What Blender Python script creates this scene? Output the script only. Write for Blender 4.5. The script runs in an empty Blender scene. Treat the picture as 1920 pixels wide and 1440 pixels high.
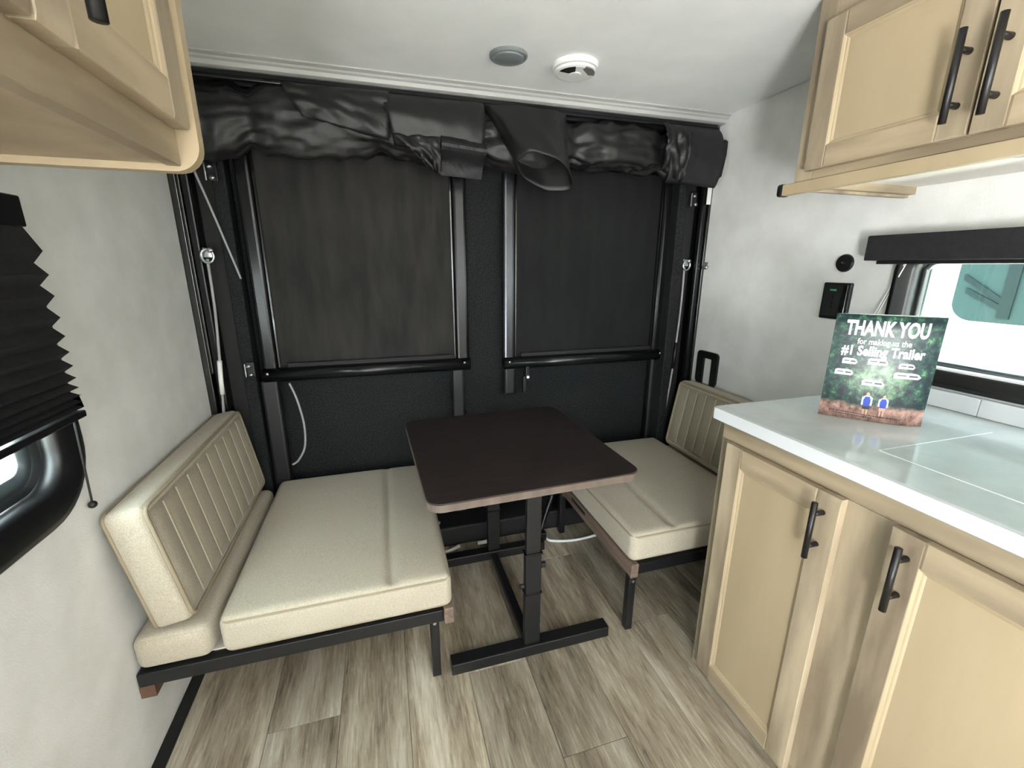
import bpy, bmesh, math, random
from mathutils import Vector, Matrix, noise, Euler
random.seed(7)
PI = math.pi
scene = bpy.context.scene
col = scene.collection

# ------------------------------------------------------------------ camera
W, H = 2.199, 1.967            # right wall plane, ceiling height
XL = -0.03                     # left wall plane
cd = bpy.data.cameras.new('camera'); cam = bpy.data.objects.new('camera', cd); col.objects.link(cam)
cd.sensor_width = 36.0; cd.lens = 816.04 / 1920 * 36.0; cd.clip_start = 0.02; cd.clip_end = 200
cam.location = (0.650, -1.8221, 1.3116)
yaw, pitch, roll = -0.2900, -0.2638, 0.0031
f_ = Vector((-math.sin(yaw)*math.cos(pitch), math.cos(yaw)*math.cos(pitch), math.sin(pitch)))
r_ = Vector((math.cos(yaw), math.sin(yaw), 0)); u_ = r_.cross(f_)
rr = math.cos(roll)*r_ + math.sin(roll)*u_; uu = -math.sin(roll)*r_ + math.cos(roll)*u_
cam.rotation_euler = Matrix((rr, uu, -f_)).transposed().to_euler()
scene.camera = cam

# ------------------------------------------------------------------ world, lights, exposure
vs = scene.view_settings
vs.view_transform = 'Standard'; vs.look = 'None'; vs.gamma = 1.0; vs.use_curve_mapping = False
vs.exposure = 1.33
wd = bpy.data.worlds.new('overcast_sky'); scene.world = wd; wd.use_nodes = True
bg = wd.node_tree.nodes['Background']; bg.inputs[0].default_value = (0.84, 0.93, 1.0, 1); bg.inputs[1].default_value = 4.0

def area(name, loc, rot, sx, sy, power, colr):
    l = bpy.data.lights.new(name, 'AREA'); l.shape = 'RECTANGLE'; l.size = sx; l.size_y = sy
    l.energy = power; l.color = colr
    o = bpy.data.objects.new(name, l); col.objects.link(o); o.location = loc; o.rotation_euler = rot
    return o
sl = bpy.data.lights.new('sun', 'SUN'); sl.energy = 60; sl.angle = math.radians(3); sl.color = (1.0, .96, .9)
so = bpy.data.objects.new('sun', sl); col.objects.link(so); so.rotation_euler = Vector((-.04, -.55, -.83)).to_track_quat('-Z', 'Y').to_euler()
# daylight entering by the open entry door, in the left wall behind the camera
area('entry_door_daylight', (XL-.02, -3.55, .42), (0, -PI/2-1.0, 0), .75, 0.68, 60, (0.94, 0.975, 1.0))
area('entry_door_skylight', (XL-.03, -3.55, 1.2), (0, -PI/2-.1, 0), 1.3, 0.68, 9, (0.94, 0.975, 1.0))
# daylight entering by the left window, below its half lowered shade
area('left_window_daylight', (XL-.09, -1.1, 1.06), (0, -PI/2+.3, 0), .5, .8, 13, (0.93, 0.975, 1.0))
# added fill light at an assumed, unseen window in the rear wall
area('rear_window_fill', (1.25, -4.56, 1.25), (PI/2+.3, 0, 0), 0.9, 0.5, 4, (0.95, 0.98, 1.0))

# ------------------------------------------------------------------ materials
def lin(c):
    def g(v):
        v /= 255.0
        return v/12.92 if v <= .04045 else ((v+.055)/1.055)**2.4
    return (g(c[0]), g(c[1]), g(c[2]), 1)
MATS = {}
def mat(name, rgb, rough=.5, metal=0.0, spec=None, n_scale=None, rgb2=None, stretch=(1, 1, 1), bump=0, bump_scale=None,
        detail=4, rand=0.0, lo=.35, hi=.65, coat=0, sheen=0, coord='Object'):
    m = bpy.data.materials.new(name); m.use_nodes = True; nt = m.node_tree; b = nt.nodes['Principled BSDF']
    b.inputs['Base Color'].default_value = lin(rgb); b.inputs['Roughness'].default_value = rough; b.inputs['Metallic'].default_value = metal
    if spec is not None: b.inputs['Specular IOR Level'].default_value = spec
    if coat: b.inputs['Coat Weight'].default_value = coat; b.inputs['Coat Roughness'].default_value = .08
    if sheen: b.inputs['Sheen Weight'].default_value = sheen
    N = nt.nodes; L = nt.links
    vec = None
    if n_scale or bump:
        tc = N.new('ShaderNodeTexCoord'); mp = N.new('ShaderNodeMapping'); mp.inputs['Scale'].default_value = stretch
        L.new(tc.outputs[coord], mp.inputs[0]); vec = mp.outputs[0]
        if rand:
            oi = N.new('ShaderNodeObjectInfo'); ml = N.new('ShaderNodeVectorMath'); ml.operation = 'SCALE'
            ml.inputs[0].default_value = (13.7, 7.3, 5.1); L.new(oi.outputs['Random'], ml.inputs['Scale'])
            ad = N.new('ShaderNodeVectorMath'); ad.operation = 'ADD'; L.new(vec, ad.inputs[0]); L.new(ml.outputs[0], ad.inputs[1]); vec = ad.outputs[0]
    if n_scale and rgb2:
        nz = N.new('ShaderNodeTexNoise'); nz.inputs['Scale'].default_value = n_scale; nz.inputs['Detail'].default_value = detail
        L.new(vec, nz.inputs['Vector'])
        cr = N.new('ShaderNodeValToRGB'); cr.color_ramp.elements[0].color = lin(rgb); cr.color_ramp.elements[1].color = lin(rgb2)
        cr.color_ramp.elements[0].position = lo; cr.color_ramp.elements[1].position = hi
        L.new(nz.outputs['Fac'], cr.inputs[0]); out = cr.outputs[0]
        if rand:
            hs = N.new('ShaderNodeHueSaturation'); mr = N.new('ShaderNodeMapRange')
            mr.inputs['To Min'].default_value = 1-rand; mr.inputs['To Max'].default_value = 1+rand
            L.new(oi.outputs['Random'], mr.inputs['Value']); L.new(mr.outputs[0], hs.inputs['Value']); L.new(out, hs.inputs['Color']); out = hs.outputs[0]
        L.new(out, b.inputs['Base Color'])
    if bump:
        nb = N.new('ShaderNodeTexNoise'); nb.inputs['Scale'].default_value = bump_scale or n_scale; nb.inputs['Detail'].default_value = 3
        L.new(vec, nb.inputs['Vector']); bp = N.new('ShaderNodeBump'); bp.inputs['Strength'].default_value = bump; bp.inputs['Distance'].default_value = .004
        L.new(nb.outputs['Fac'], bp.inputs['Height']); L.new(bp.outputs[0], b.inputs['Normal'])
    MATS[name] = m
    return m

M_wall = mat('linen_wall_panel', (216, 216, 213), .62, spec=.3, n_scale=9, rgb2=(227, 227, 225), bump=.15, bump_scale=260, detail=8)
M_ceil = mat('fabric_ceiling_panel', (234, 235, 234), .8, n_scale=6, rgb2=(241, 241, 240), bump=.15, bump_scale=300, detail=8)
M_ctrim = mat('grey_vinyl_trim', (176, 176, 174), .5)
M_black = mat('black_powdercoat', (16, 16, 18), .45, bump=.08, bump_scale=500)
M_gloss = mat('black_gloss_aluminium', (17, 17, 18), .22, metal=.0, spec=.7, coat=.5)
M_bar = mat('dark_brushed_tube', (22, 23, 24), .24, metal=.3, spec=.5)
M_shine = mat('polished_dark_tube', (74, 76, 80), .25, metal=.8)
M_handle = mat('black_bar_handle', (13, 11, 13), .4)
M_frame = mat('black_window_frame', (14, 14, 15), .38)
M_plastic = mat('black_plastic', (18, 18, 19), .35)
M_rubber = mat('black_rubber', (14, 14, 14), .7)
M_chrome = mat('zinc_plated_steel', (190, 194, 196), .25, metal=.9)
M_cable = mat('grey_cable_sleeve', (150, 150, 150), .45)
M_whitepl = mat('white_plastic', (232, 232, 230), .4)
M_greydome = mat('grey_lens', (120, 126, 128), .3, coat=.3)
M_ramp = mat('charcoal_ramp_lining', (18, 19, 20), .75, spec=.2, n_scale=160, rgb2=(44, 48, 49), bump=.5, bump_scale=300, detail=6, lo=.4, hi=.75)
M_meshA = mat('grey_brown_mesh', (30, 29, 28), .7, spec=.2, n_scale=6, rgb2=(46, 44, 42), stretch=(3, 1, .6), bump=.2, bump_scale=400, detail=8)
M_meshB = mat('black_mesh', (15, 16, 16), .7, spec=.2, n_scale=6, rgb2=(24, 25, 25), stretch=(3, 1, .6), bump=.2, bump_scale=400, detail=8)
M_roll = mat('black_screen_fabric', (15, 14, 15), .48, n_scale=12, rgb2=(22, 21, 21), bump=.15, bump_scale=500, spec=.5)
M_strap = mat('dark_grey_webbing', (23, 23, 25), .55, bump=.2, bump_scale=400)
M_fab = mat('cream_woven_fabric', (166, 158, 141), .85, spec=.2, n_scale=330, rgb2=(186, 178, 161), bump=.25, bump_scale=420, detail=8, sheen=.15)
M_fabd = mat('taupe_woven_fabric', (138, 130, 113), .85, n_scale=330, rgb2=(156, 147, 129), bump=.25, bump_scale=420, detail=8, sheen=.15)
M_welt = mat('beige_welt', (146, 134, 112), .8, bump=.2, bump_scale=500)
M_seam = mat('light_seam_welt', (182, 172, 150), .8, bump=.2, bump_scale=500)
M_wood = mat('greige_maple', (118, 104, 86), .5, n_scale=5, rgb2=(172, 157, 133), stretch=(2.6, 2.6, .4), detail=9, rand=.06, bump=.05, bump_scale=30)
M_woodh = mat('greige_maple_rail', (128, 114, 94), .5, n_scale=5, rgb2=(170, 153, 127), stretch=(.5, .5, 3), detail=8, rand=.05, bump=.05, bump_scale=30)
M_panel = mat('greige_maple_panel', (160, 143, 115), .5, n_scale=4, rgb2=(173, 156, 128), stretch=(2.2, 2.2, .4), detail=6, rand=.02, lo=.25, hi=.8)
M_woodcab = mat('greige_cabinet_side', (140, 124, 100), .5, n_scale=5, rgb2=(164, 147, 120), stretch=(2, 2, .4), detail=6)
M_under = mat('white_cabinet_bottom', (216, 208, 200), .6)
M_counter = mat('white_gloss_laminate', (158, 164, 163), .12, n_scale=9, rgb2=(172, 177, 176), detail=5, coat=.3)
M_cedge = mat('white_counter_edge', (208, 211, 214), .3)
M_splash = mat('white_backsplash', (212, 216, 218), .3)
M_tabletop = mat('dark_walnut_laminate', (30, 25, 25), .45, n_scale=5, rgb2=(48, 38, 37), stretch=(1.2, 16, 8), detail=8, bump=.05, bump_scale=40)
M_tedge = mat('walnut_edge_band', (94, 82, 75), .5, n_scale=20, rgb2=(112, 99, 90), stretch=(1, 1, .3))
M_apron = mat('brown_wood_apron', (98, 82, 72), .55, n_scale=8, rgb2=(122, 104, 92), stretch=(8, .5, 8), detail=6)
M_ply = mat('white_plywood', (206, 200, 192), .7)
M_cleat = mat('red_brown_cleat', (92, 66, 52), .6)
M_shade = mat('black_pleated_fabric', (14, 13, 15), .85, n_scale=60, rgb2=(24, 23, 26), bump=.2, bump_scale=300)
M_cardw = mat('white_card', (214, 216, 220), .5)
M_text = mat('white_print', (246, 247, 250), .4)
M_blue = mat('blue_print', (38, 70, 178), .4)
M_skin = mat('tan_print', (196, 158, 132), .4)
M_dark = mat('dark_print', (32, 34, 48), .4)
M_rv = mat('pale_lilac_print', (214, 212, 224), .4)
M_rvdim = mat('faded_rose_print', (178, 168, 172), .4)
M_teal = mat('green_indicator', (70, 150, 122), .4)
M_extwhite = mat('white_fibreglass', (236, 238, 238), .45)
M_extglass = mat('teal_tinted_window', (36, 54, 54), .55, spec=.1)
M_extgrey = mat('dark_teal_mullion', (22, 35, 36), .6, spec=.1)
M_ground = mat('pale_gravel', (176, 174, 166), .9, n_scale=6, rgb2=(196, 194, 186), bump=.2, bump_scale=40)
M_leaf = mat('bright_leaves', (88, 128, 52), .8, n_scale=6, rgb2=(130, 168, 84))
M_frit = mat('smoked_window_surround', (58, 64, 66), .2, coat=.4)
M_greyint = mat('grey_vinyl', (120, 118, 114), .6)

def floor_mat():
    m = bpy.data.materials.new('grey_oak_plank'); m.use_nodes = True; nt = m.node_tree; N = nt.nodes; L = nt.links; b = N['Principled BSDF']
    tc = N.new('ShaderNodeTexCoord'); oi = N.new('ShaderNodeObjectInfo')
    ml = N.new('ShaderNodeVectorMath'); ml.operation = 'SCALE'; ml.inputs[0].default_value = (9.1, 21.3, 3.0); L.new(oi.outputs['Random'], ml.inputs['Scale'])
    ad = N.new('ShaderNodeVectorMath'); ad.operation = 'ADD'; L.new(tc.outputs['Object'], ad.inputs[0]); L.new(ml.outputs[0], ad.inputs[1])
    def nz(sc, st, det, rough=.6, dist=0):
        mp = N.new('ShaderNodeMapping'); mp.inputs['Scale'].default_value = st; L.new(ad.outputs[0], mp.inputs[0])
        n = N.new('ShaderNodeTexNoise'); n.inputs['Scale'].default_value = sc; n.inputs['Detail'].default_value = det; n.inputs['Roughness'].default_value = rough; n.inputs['Distortion'].default_value = dist
        L.new(mp.outputs[0], n.inputs['Vector']); return n.outputs['Fac']
    broad = nz(3.2, (4.2, .55, 1), 3, .5, .6)
    grain = nz(24, (5, .42, 1), 10, .72, .5)
    def ramp(fac, stops):
        cr = N.new('ShaderNodeValToRGB'); e = cr.color_ramp.elements
        while len(e) < len(stops): e.new(.5)
        for k, (p, c) in enumerate(stops): e[k].position = p; e[k].color = lin(c)
        L.new(fac, cr.inputs[0]); return cr.outputs[0]
    c1 = ramp(broad, [(.34, (86, 73, 57)), (.44, (132, 118, 98)), (.55, (172, 161, 142)), (.66, (204, 197, 182))])
    c2 = ramp(grain, [(.34, (58, 48, 38)), (.44, (142, 130, 112)), (.56, (172, 162, 145)), (.68, (218, 212, 198))])
    mx = N.new('ShaderNodeMix'); mx.data_type = 'RGBA'; mx.inputs['Factor'].default_value = .5
    L.new(c1, mx.inputs[6]); L.new(c2, mx.inputs[7])
    hs = N.new('ShaderNodeHueSaturation'); mr = N.new('ShaderNodeMapRange'); mr.inputs['To Min'].default_value = .72; mr.inputs['To Max'].default_value = 1.12
    L.new(oi.outputs['Random'], mr.inputs['Value']); L.new(mr.outputs[0], hs.inputs['Value']); L.new(mx.outputs[2], hs.inputs['Color'])
    L.new(hs.outputs[0], b.inputs['Base Color']); b.inputs['Roughness'].default_value = .5
    bp = N.new('ShaderNodeBump'); bp.inputs['Strength'].default_value = .15; bp.inputs['Distance'].default_value = .002
    L.new(grain, bp.inputs['Height']); L.new(bp.outputs[0], b.inputs['Normal'])
    return m
M_floor = floor_mat()

def glass_mat(name, tint, mixfac):
    m = bpy.data.materials.new(name); m.use_nodes = True; nt = m.node_tree; N = nt.nodes; L = nt.links
    N.remove(N['Principled BSDF']); out = N['Material Output']
    t = N.new('ShaderNodeBsdfTransparent'); t.inputs[0].default_value = tint
    g = N.new('ShaderNodeBsdfGlossy'); g.inputs['Roughness'].default_value = .02
    mx = N.new('ShaderNodeMixShader'); mx.inputs[0].default_value = mixfac
    L.new(t.outputs[0], mx.inputs[1]); L.new(g.outputs[0], mx.inputs[2]); L.new(mx.outputs[0], out.inputs[0])
    return m
M_glass = glass_mat('window_glass', (.9, .97, .96, 1), .06)

def card_mat():
    """printed forest photograph: dark trees, a pale opening and a sandy path, over the card's own UV"""
    m = bpy.data.materials.new('printed_forest_card'); m.use_nodes = True; nt = m.node_tree; N = nt.nodes; L = nt.links; b = N['Principled BSDF']
    uv = N.new('ShaderNodeUVMap'); uv.uv_map = 'UVMap'
    n1 = N.new('ShaderNodeTexNoise'); n1.inputs['Scale'].default_value = 13; n1.inputs['Detail'].default_value = 9; n1.inputs['Roughness'].default_value = .7
    L.new(uv.outputs[0], n1.inputs['Vector'])
    tr = N.new('ShaderNodeValToRGB'); e = tr.color_ramp.elements; e.new(.5); e.new(.6)
    for k, (p, c) in enumerate([(.36, (8, 16, 30)), (.47, (16, 40, 44)), (.56, (34, 70, 58)), (.70, (112, 150, 112))]): e[k].position = p; e[k].color = lin(c)
    L.new(n1.outputs['Fac'], tr.inputs[0])
    sp = N.new('ShaderNodeSeparateXYZ'); L.new(uv.outputs[0], sp.inputs[0])
    # pale clearing in the middle
    def math_(op, a, bb, clamp=False):
        x = N.new('ShaderNodeMath'); x.operation = op; x.use_clamp = clamp
        for i, v in enumerate((a, bb)):
            if isinstance(v, (int, float)): x.inputs[i].default_value = v
            else: L.new(v, x.inputs[i])
        return x.outputs[0]
    du = math_('MULTIPLY', math_('SUBTRACT', sp.outputs[0], .52), 3.2); dv = math_('MULTIPLY', math_('SUBTRACT', sp.outputs[1], .40), 5.0)
    d2 = math_('ADD', math_('MULTIPLY', du, du), math_('MULTIPLY', dv, dv))
    cl = math_('MULTIPLY', math_('SUBTRACT', 1.0, d2, True), math_('MULTIPLY', math_('SUBTRACT', n1.outputs['Fac'], .38), 4.0, True), True)
    m1 = N.new('ShaderNodeMix'); m1.data_type = 'RGBA'; L.new(cl, m1.inputs[0]); L.new(tr.outputs[0], m1.inputs[6]); m1.inputs[7].default_value = lin((136, 172, 132))
    # sandy path at the foot
    n2 = N.new('ShaderNodeTexNoise'); n2.inputs['Scale'].default_value = 5; n2.inputs['Detail'].default_value = 6; L.new(uv.outputs[0], n2.inputs['Vector'])
    edge = math_('ADD', math_('MULTIPLY', n2.outputs['Fac'], .16), .09)
    pf = math_('MULTIPLY', math_('SUBTRACT', edge, sp.outputs[1]), 22, True)
    pr = N.new('ShaderNodeValToRGB'); e = pr.color_ramp.elements; e[0].position = .35; e[0].color = lin((84, 56, 48)); e[1].position = .62; e[1].color = lin((186, 150, 138)); L.new(n1.outputs['Fac'], pr.inputs[0])
    m2 = N.new('ShaderNodeMix'); m2.data_type = 'RGBA'; L.new(pf, m2.inputs[0]); L.new(m1.outputs[2], m2.inputs[6]); L.new(pr.outputs[0], m2.inputs[7])
    L.new(m2.outputs[2], b.inputs['Base Color']); b.inputs['Roughness'].default_value = .33; b.inputs['Specular IOR Level'].default_value = .4
    return m
M_card = card_mat()

# ------------------------------------------------------------------ helpers
def obj(name, bm, m, parent=None, smooth=False, loc=None, rot=None, mesh=None):
    if mesh is None:
        mesh = bpy.data.meshes.new(name); bmesh.ops.recalc_face_normals(bm, faces=bm.faces[:]); bm.to_mesh(mesh); bm.free()
        mesh.materials.append(m)
        if smooth:
            for p in mesh.polygons: p.use_smooth = True
    o = bpy.data.objects.new(name, mesh); col.objects.link(o)
    if parent is not None: o.parent = parent
    if loc is not None: o.location = loc
    if rot is not None: o.rotation_euler = rot
    return o
def empty(name, loc=(0, 0, 0), rot=(0, 0, 0), parent=None):
    o = bpy.data.objects.new(name, None); o.empty_display_size = .05; col.objects.link(o); o.location = loc; o.rotation_euler = rot
    if parent is not None: o.parent = parent
    return o
def tag(o, label, cat, group=None):
    o['label'] = label; o['category'] = cat
    if group: o['group'] = group
    return o
def struct(o, label=None):
    o['kind'] = 'structure'
    if label: o['label'] = label
    return o
def box(bm, x0, x1, y0, y1, z0, z1, bev=0, seg=2):
    r = bmesh.ops.create_cube(bm, size=1); v = r['verts']
    for p in v: p.co = Vector(((x0+x1)/2+p.co.x*(x1-x0), (y0+y1)/2+p.co.y*(y1-y0), (z0+z1)/2+p.co.z*(z1-z0)))
    if bev:
        es = list({e for p in v for e in p.link_edges})
        bmesh.ops.bevel(bm, geom=es, offset=bev, segments=seg, affect='EDGES', profile=.5)
    return bm
def B(*a, **k): return box(bmesh.new(), *a, **k)
def cyl(bm, p0, p1, r0, r1=None, n=16, cap=True):
    p0 = Vector(p0); p1 = Vector(p1); d = p1-p0; r1 = r0 if r1 is None else r1
    res = bmesh.ops.create_cone(bm, cap_ends=cap, segments=n, radius1=r0, radius2=r1, depth=d.length)
    q = Vector((0, 0, 1)).rotation_difference(d.normalized()).to_matrix().to_4x4()
    bmesh.ops.transform(bm, matrix=Matrix.Translation((p0+p1)/2) @ q, verts=res['verts'])
    return bm
def loft(bm, loops, close_u=True, close_v=False, caps=False):
    vs_ = [[bm.verts.new(p) for p in lp] for lp in loops]
    n = len(vs_[0]); rows = len(vs_)
    for i in range(rows if close_v else rows-1):
        a, b = vs_[i], vs_[(i+1) % rows]
        for j in range(n if close_u else n-1):
            bm.faces.new((a[j], a[(j+1) % n], b[(j+1) % n], b[j]))
    if caps:
        bm.faces.new(vs_[0][::-1]); bm.faces.new(vs_[-1])
    return bm
def smooth_path(pts, n=8, closed=False):
    P = [Vector(p) for p in pts]; out = []; N_ = len(P)
    for i in range(N_ if closed else N_-1):
        p0 = P[i-1] if (i > 0 or closed) else P[i]; p1 = P[i]; p2 = P[(i+1) % N_]
        p3 = P[(i+2) % N_] if (i+2 < N_ or closed) else p2
        for k in range(n):
            t = k/n
            out.append(.5*((2*p1)+(-p0+p2)*t+(2*p0-5*p1+4*p2-p3)*t*t+(-p0+3*p1-3*p2+p3)*t**3))
    if not closed: out.append(P[-1])
    return out
def tube(bm, path, r, n=8, closed=False, caps=True):
    P = [Vector(p) for p in path]; loops = []; up = None
    for i, p in enumerate(P):
        a = P[i-1] if (i > 0 or closed) else p; b = P[(i+1) % len(P)] if (i < len(P)-1 or closed) else p
        t = (b-a).normalized()
        if up is None:
            up = Vector((0, 0, 1)) if abs(t.z) < .9 else Vector((1, 0, 0))
        s = t.cross(up).normalized(); up = s.cross(t).normalized()
        rad = r(i/(len(P)-1)) if callable(r) else r
        loops.append([p+(s*math.cos(2*PI*k/n)+up*math.sin(2*PI*k/n))*rad for k in range(n)])
    loft(bm, loops, True, closed, caps and not closed)
    return bm
def rrect(a0, a1, b0, b1, r, n=6):
    pts = []
    for (ca, cb, s) in ((a1-r, b1-r, 0), (a0+r, b1-r, 1), (a0+r, b0+r, 2), (a1-r, b0+r, 3)):
        for k in range(n+1):
            t = (s+k/n)*PI/2; pts.append((ca+r*math.cos(t), cb+r*math.sin(t)))
    return pts
def prism(bm, pts, f0, f1):
    """polygon pts swept from map f0 to map f1 (functions of the 2 coordinates)"""
    loft(bm, [[Vector(f0(*p)) for p in pts], [Vector(f1(*p)) for p in pts]], caps=True); return bm
def softbox(bm, hx, hy, hz, r, puff=(0, 0, 0), step=.03, disp=None):
    """rounded cushion block centred on the origin; puff swells the faces; disp(p, axis, sign) adds to the outward offset"""
    def ticks(h):
        t = [-h+r*(1-math.cos(k*PI/8)) for k in range(4)]
        m = max(2, int((2*h-2*r)/step)); t += [-(h-r)+(2*h-2*r)*k/m for k in range(m+1)]
        t += [h-r*(1-math.cos(k*PI/8)) for k in range(3, -1, -1)]
        return t
    T = (ticks(hx), ticks(hy), ticks(hz)); Hh = (hx, hy, hz); cache = {}
    def vert(ix):
        if ix in cache: return cache[ix]
        p = [T[a][ix[a]] for a in range(3)]; inn = [max(-(Hh[a]-r), min(Hh[a]-r, p[a])) for a in range(3)]
        d = Vector([p[a]-inn[a] for a in range(3)]); q = Vector(inn)+(d.normalized()*r if d.length > 1e-9 else d)
        for a in range(3):
            if ix[a] in (0, len(T[a])-1):
                s = 1 if ix[a] else -1; o = [k for k in range(3) if k != a]
                w = 1.0
                for k in o: w *= max(0, 1-(p[k]/Hh[k])**2)
                q[a] += s*((0 if (a == 2 and s < 0) else puff[a])*w**.5 + (disp(p, a, s)*min(1, w*6) if disp else 0))
        v = bm.verts.new(q); cache[ix] = v; return v
    for a in range(3):
        b, c = (a+1) % 3, (a+2) % 3
        for side in (0, len(T[a])-1):
            for i in range(len(T[b])-1):
                for j in range(len(T[c])-1):
                    q = []
                    for (di, dj) in ((0, 0), (1, 0), (1, 1), (0, 1)):
                        ix = [0, 0, 0]; ix[a] = side; ix[b] = i+di; ix[c] = j+dj; q.append(vert(tuple(ix)))
                    bm.faces.new(q)
    return bm
def ring_wall(bm, X, loops):
    """loops: list of (y0,y1,z0,z1,r,x) rounded rectangles in the YZ plane lofted in order and closed"""
    loft(bm, [[Vector((x, a, b)) for (a, b) in rrect(y0, y1, z0, z1, r, 8)] for (y0, y1, z0, z1, r, x) in loops], True, True)
    return bm

# ------------------------------------------------------------------ setting: floor with planks
YB = -4.6                               # wall behind the camera
YR = 0.22                               # inner face of the ramp door
bm = B(XL-.05, W+.05, YB-.05, YR+.1, -.06, -.006)
floor = struct(obj('floor', bm, M_greyint), 'grey oak look plank floor')
edges = [-.03]+[.045+.2*k for k in range(8)]+[1.645, 1.845, 2.045, W]
joints = {2: -.705, 6: -1.008, 8: -.64}
for i in range(len(edges)-1):
    x0, x1 = edges[i], edges[i+1]
    off = joints.get(i, [-.30, -.95, 0, -1.55, -.42, -1.9, 0, -1.42, 0, -.9, -.3, -1.2][i % 12])
    y = off
    while y < YR: y += 1.22
    y1 = YR+.02; cuts = []
    y -= 1.22
    while y > YB: cuts.append(y); y -= 1.22
    cuts.append(YB)
    top = y1
    for c in cuts:
        if top-c > .02:
            o = obj('plank', box(bmesh.new(), -(x1-x0)/2+.0006, (x1-x0)/2-.0006, -(top-c)/2+.0008, (top-c)/2-.0008, -.006, 0, bev=.0008, seg=1), M_floor, floor, loc=((x0+x1)/2, (top+c)/2, 0))
        top = c

# ------------------------------------------------------------------ walls and ceiling
def wall_with_holes(name, x0, x1, yA, yB, z0, z1, holes, m):
    """wall slab lying along Y with rectangular holes (y0,y1,z0,z1), sorted along Y"""
    b = bmesh.new(); y = yA
    for (h0, h1, a, c) in sorted(holes):
        box(b, x0, x1, y, h0, z0, z1)
        if a > z0: box(b, x0, x1, h0, h1, z0, a)
        if c < z1: box(b, x0, x1, h0, h1, c, z1)
        y = h1
    box(b, x0, x1, y, yB, z0, z1)
    return obj(name, b, m)
LWIN = (-1.47, -.70, .83, 1.36); RWIN = (-1.72, -.86, 1.03, 1.335)
wl = struct(wall_with_holes('wall_left', XL-.045, XL, YB, .10, 0, H, [LWIN, (-3.90, -3.20, .02, 1.9)], M_wall), 'off white textured left wall panel')
wr = struct(wall_with_holes('wall_right', W, W+.045, YB, .047, 0, H, [RWIN], M_wall), 'off white textured right wall panel')
b = bmesh.new(); box(b, XL, .75, YB-.04, YB, 0, H); box(b, 1.75, W, YB-.04, YB, 0, H); box(b, .75, 1.75, YB-.04, YB, 0, .95); box(b, .75, 1.75, YB-.04, YB, 1.55, H)
struct(obj('wall_rear', b, M_wall), 'plain wall behind the camera')
struct(obj('ceiling', B(XL-.045, W+.045, YB-.04, YR+.1, H, H+.05), M_ceil), 'pale grey fabric ceiling')
# cornice trim where the ceiling meets the ramp opening
b = bmesh.new()
prof = [(-.025, 1.9665), (-.025, 1.962), (-.012, 1.957), (-.008, 1.952), (0, 1.948), (.004, 1.936), (.02, 1.932), (.06, 1.932), (.06, 1.9665)]
loft(b, [[Vector((x, y, z)) for y, z in prof] for x in (XL+.002, W-.002)], caps=True)
struct(obj('trim_1', b, M_ctrim, smooth=False), 'pale grey moulding above the ramp door')
b = bmesh.new(); box(b, XL+.002, W-.04, .012, .03, 1.914, 1.926); box(b, XL+.002, W-.04, .006, .02, 1.90, 1.912, bev=.004)
struct(obj('trim_2', b, M_bar), 'thin dark screen track under the moulding')
struct(obj('wall_header', B(XL, W+.045, .06, YR+.06, 1.90, 1.9665), M_black), 'black header above the ramp door')
# black floor trim on the left
struct(obj('baseboard_left', B(XL, .004, YB, .08, 0, .012, bev=.004), M_rubber), 'black rubber floor edge strip')

# ------------------------------------------------------------------ ramp door and its jambs
ramp = struct(empty('door_1', (1.08, YR, 0)), 'dark lined ramp door at the far end')
obj('ramp_panel', B(XL-.06-1.08, W+.08-1.08, 0, .05, 0, 1.93), M_ramp, ramp)
obj('sill', B(.0-1.08, W-1.08, -.20, 0, .0, .10, bev=.008), M_rubber, ramp)
obj('lower_beam', B(.0-1.08, W-1.08, -.14, -.005, .16, .215, bev=.006), M_rubber, ramp)
for x in (.30, .62, 1.34, 1.72):
    obj('hinge_block', B(x-1.08, x+.09-1.08, -.17, -.002, .10, .165, bev=.006), M_plastic, ramp)
for (x, z) in ((.84, .145), (.86, .23), (1.16, .21), (1.14, .155), (1.5, .24)):
    b = bmesh.new(); cyl(b, (x-1.08, -.145 if z > .15 else -.2, z), (x-1.08, -.158 if z > .15 else -.213, z), .008, .006, 8); obj('bolt', b, M_chrome, ramp)
def jamb(side):
    s = 1 if side == 'l' else -1; X0 = XL if side == 'l' else W+.002; y0 = .102 if side == 'l' else .049
    t = struct(empty('trim_3' if side == 'l' else 'trim_4', (X0, 0, 0)), 'black metal jamb of the ramp opening on the %s' % ('window shade side' if side == 'l' else 'counter side'))
    def strip(nm, a0, a1, ya, yb, z0, z1, m, bev=.003):
        xa, xb = sorted((s*a0, s*a1)); return obj(nm, B(xa, xb, ya, yb, z0, z1, bev=bev), m, t)
    k = 0 if side == 'l' else -.03
    strip('side_liner', -.045, .002, y0, YR, 0, 1.93, M_black, 0)
    strip('corner_angle', 0, .022+k*.3, y0, y0+.012, 0, 1.93, M_gloss)
    strip('track', .03+k*.6, .058+k*.6, y0+.01, y0+.035, 0, 1.93, M_bar, .006)
    strip('track_lip', .022+k*.6, .031+k*.6, y0+.004, y0+.03, .9, 1.93, M_gloss, .002)
    strip('inner_channel', .062+k*.6, .118+k*.4, y0+.06, YR, 0, 1.93, M_rubber)
    strip('outer_bar', .122+k*.4, .168+k*.4, y0+.035, YR, 0, 1.93, M_ramp, .005)
    return t
jl = jamb('l'); jr = jamb('r')
obj('white_tab', B(-.030, -.008, .045, .0485, 1.60, 1.68), M_whitepl, jr)
obj('white_tab', B(.006, .022, .095, .1005, 1.62, 1.66), M_whitepl, jl)

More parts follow.
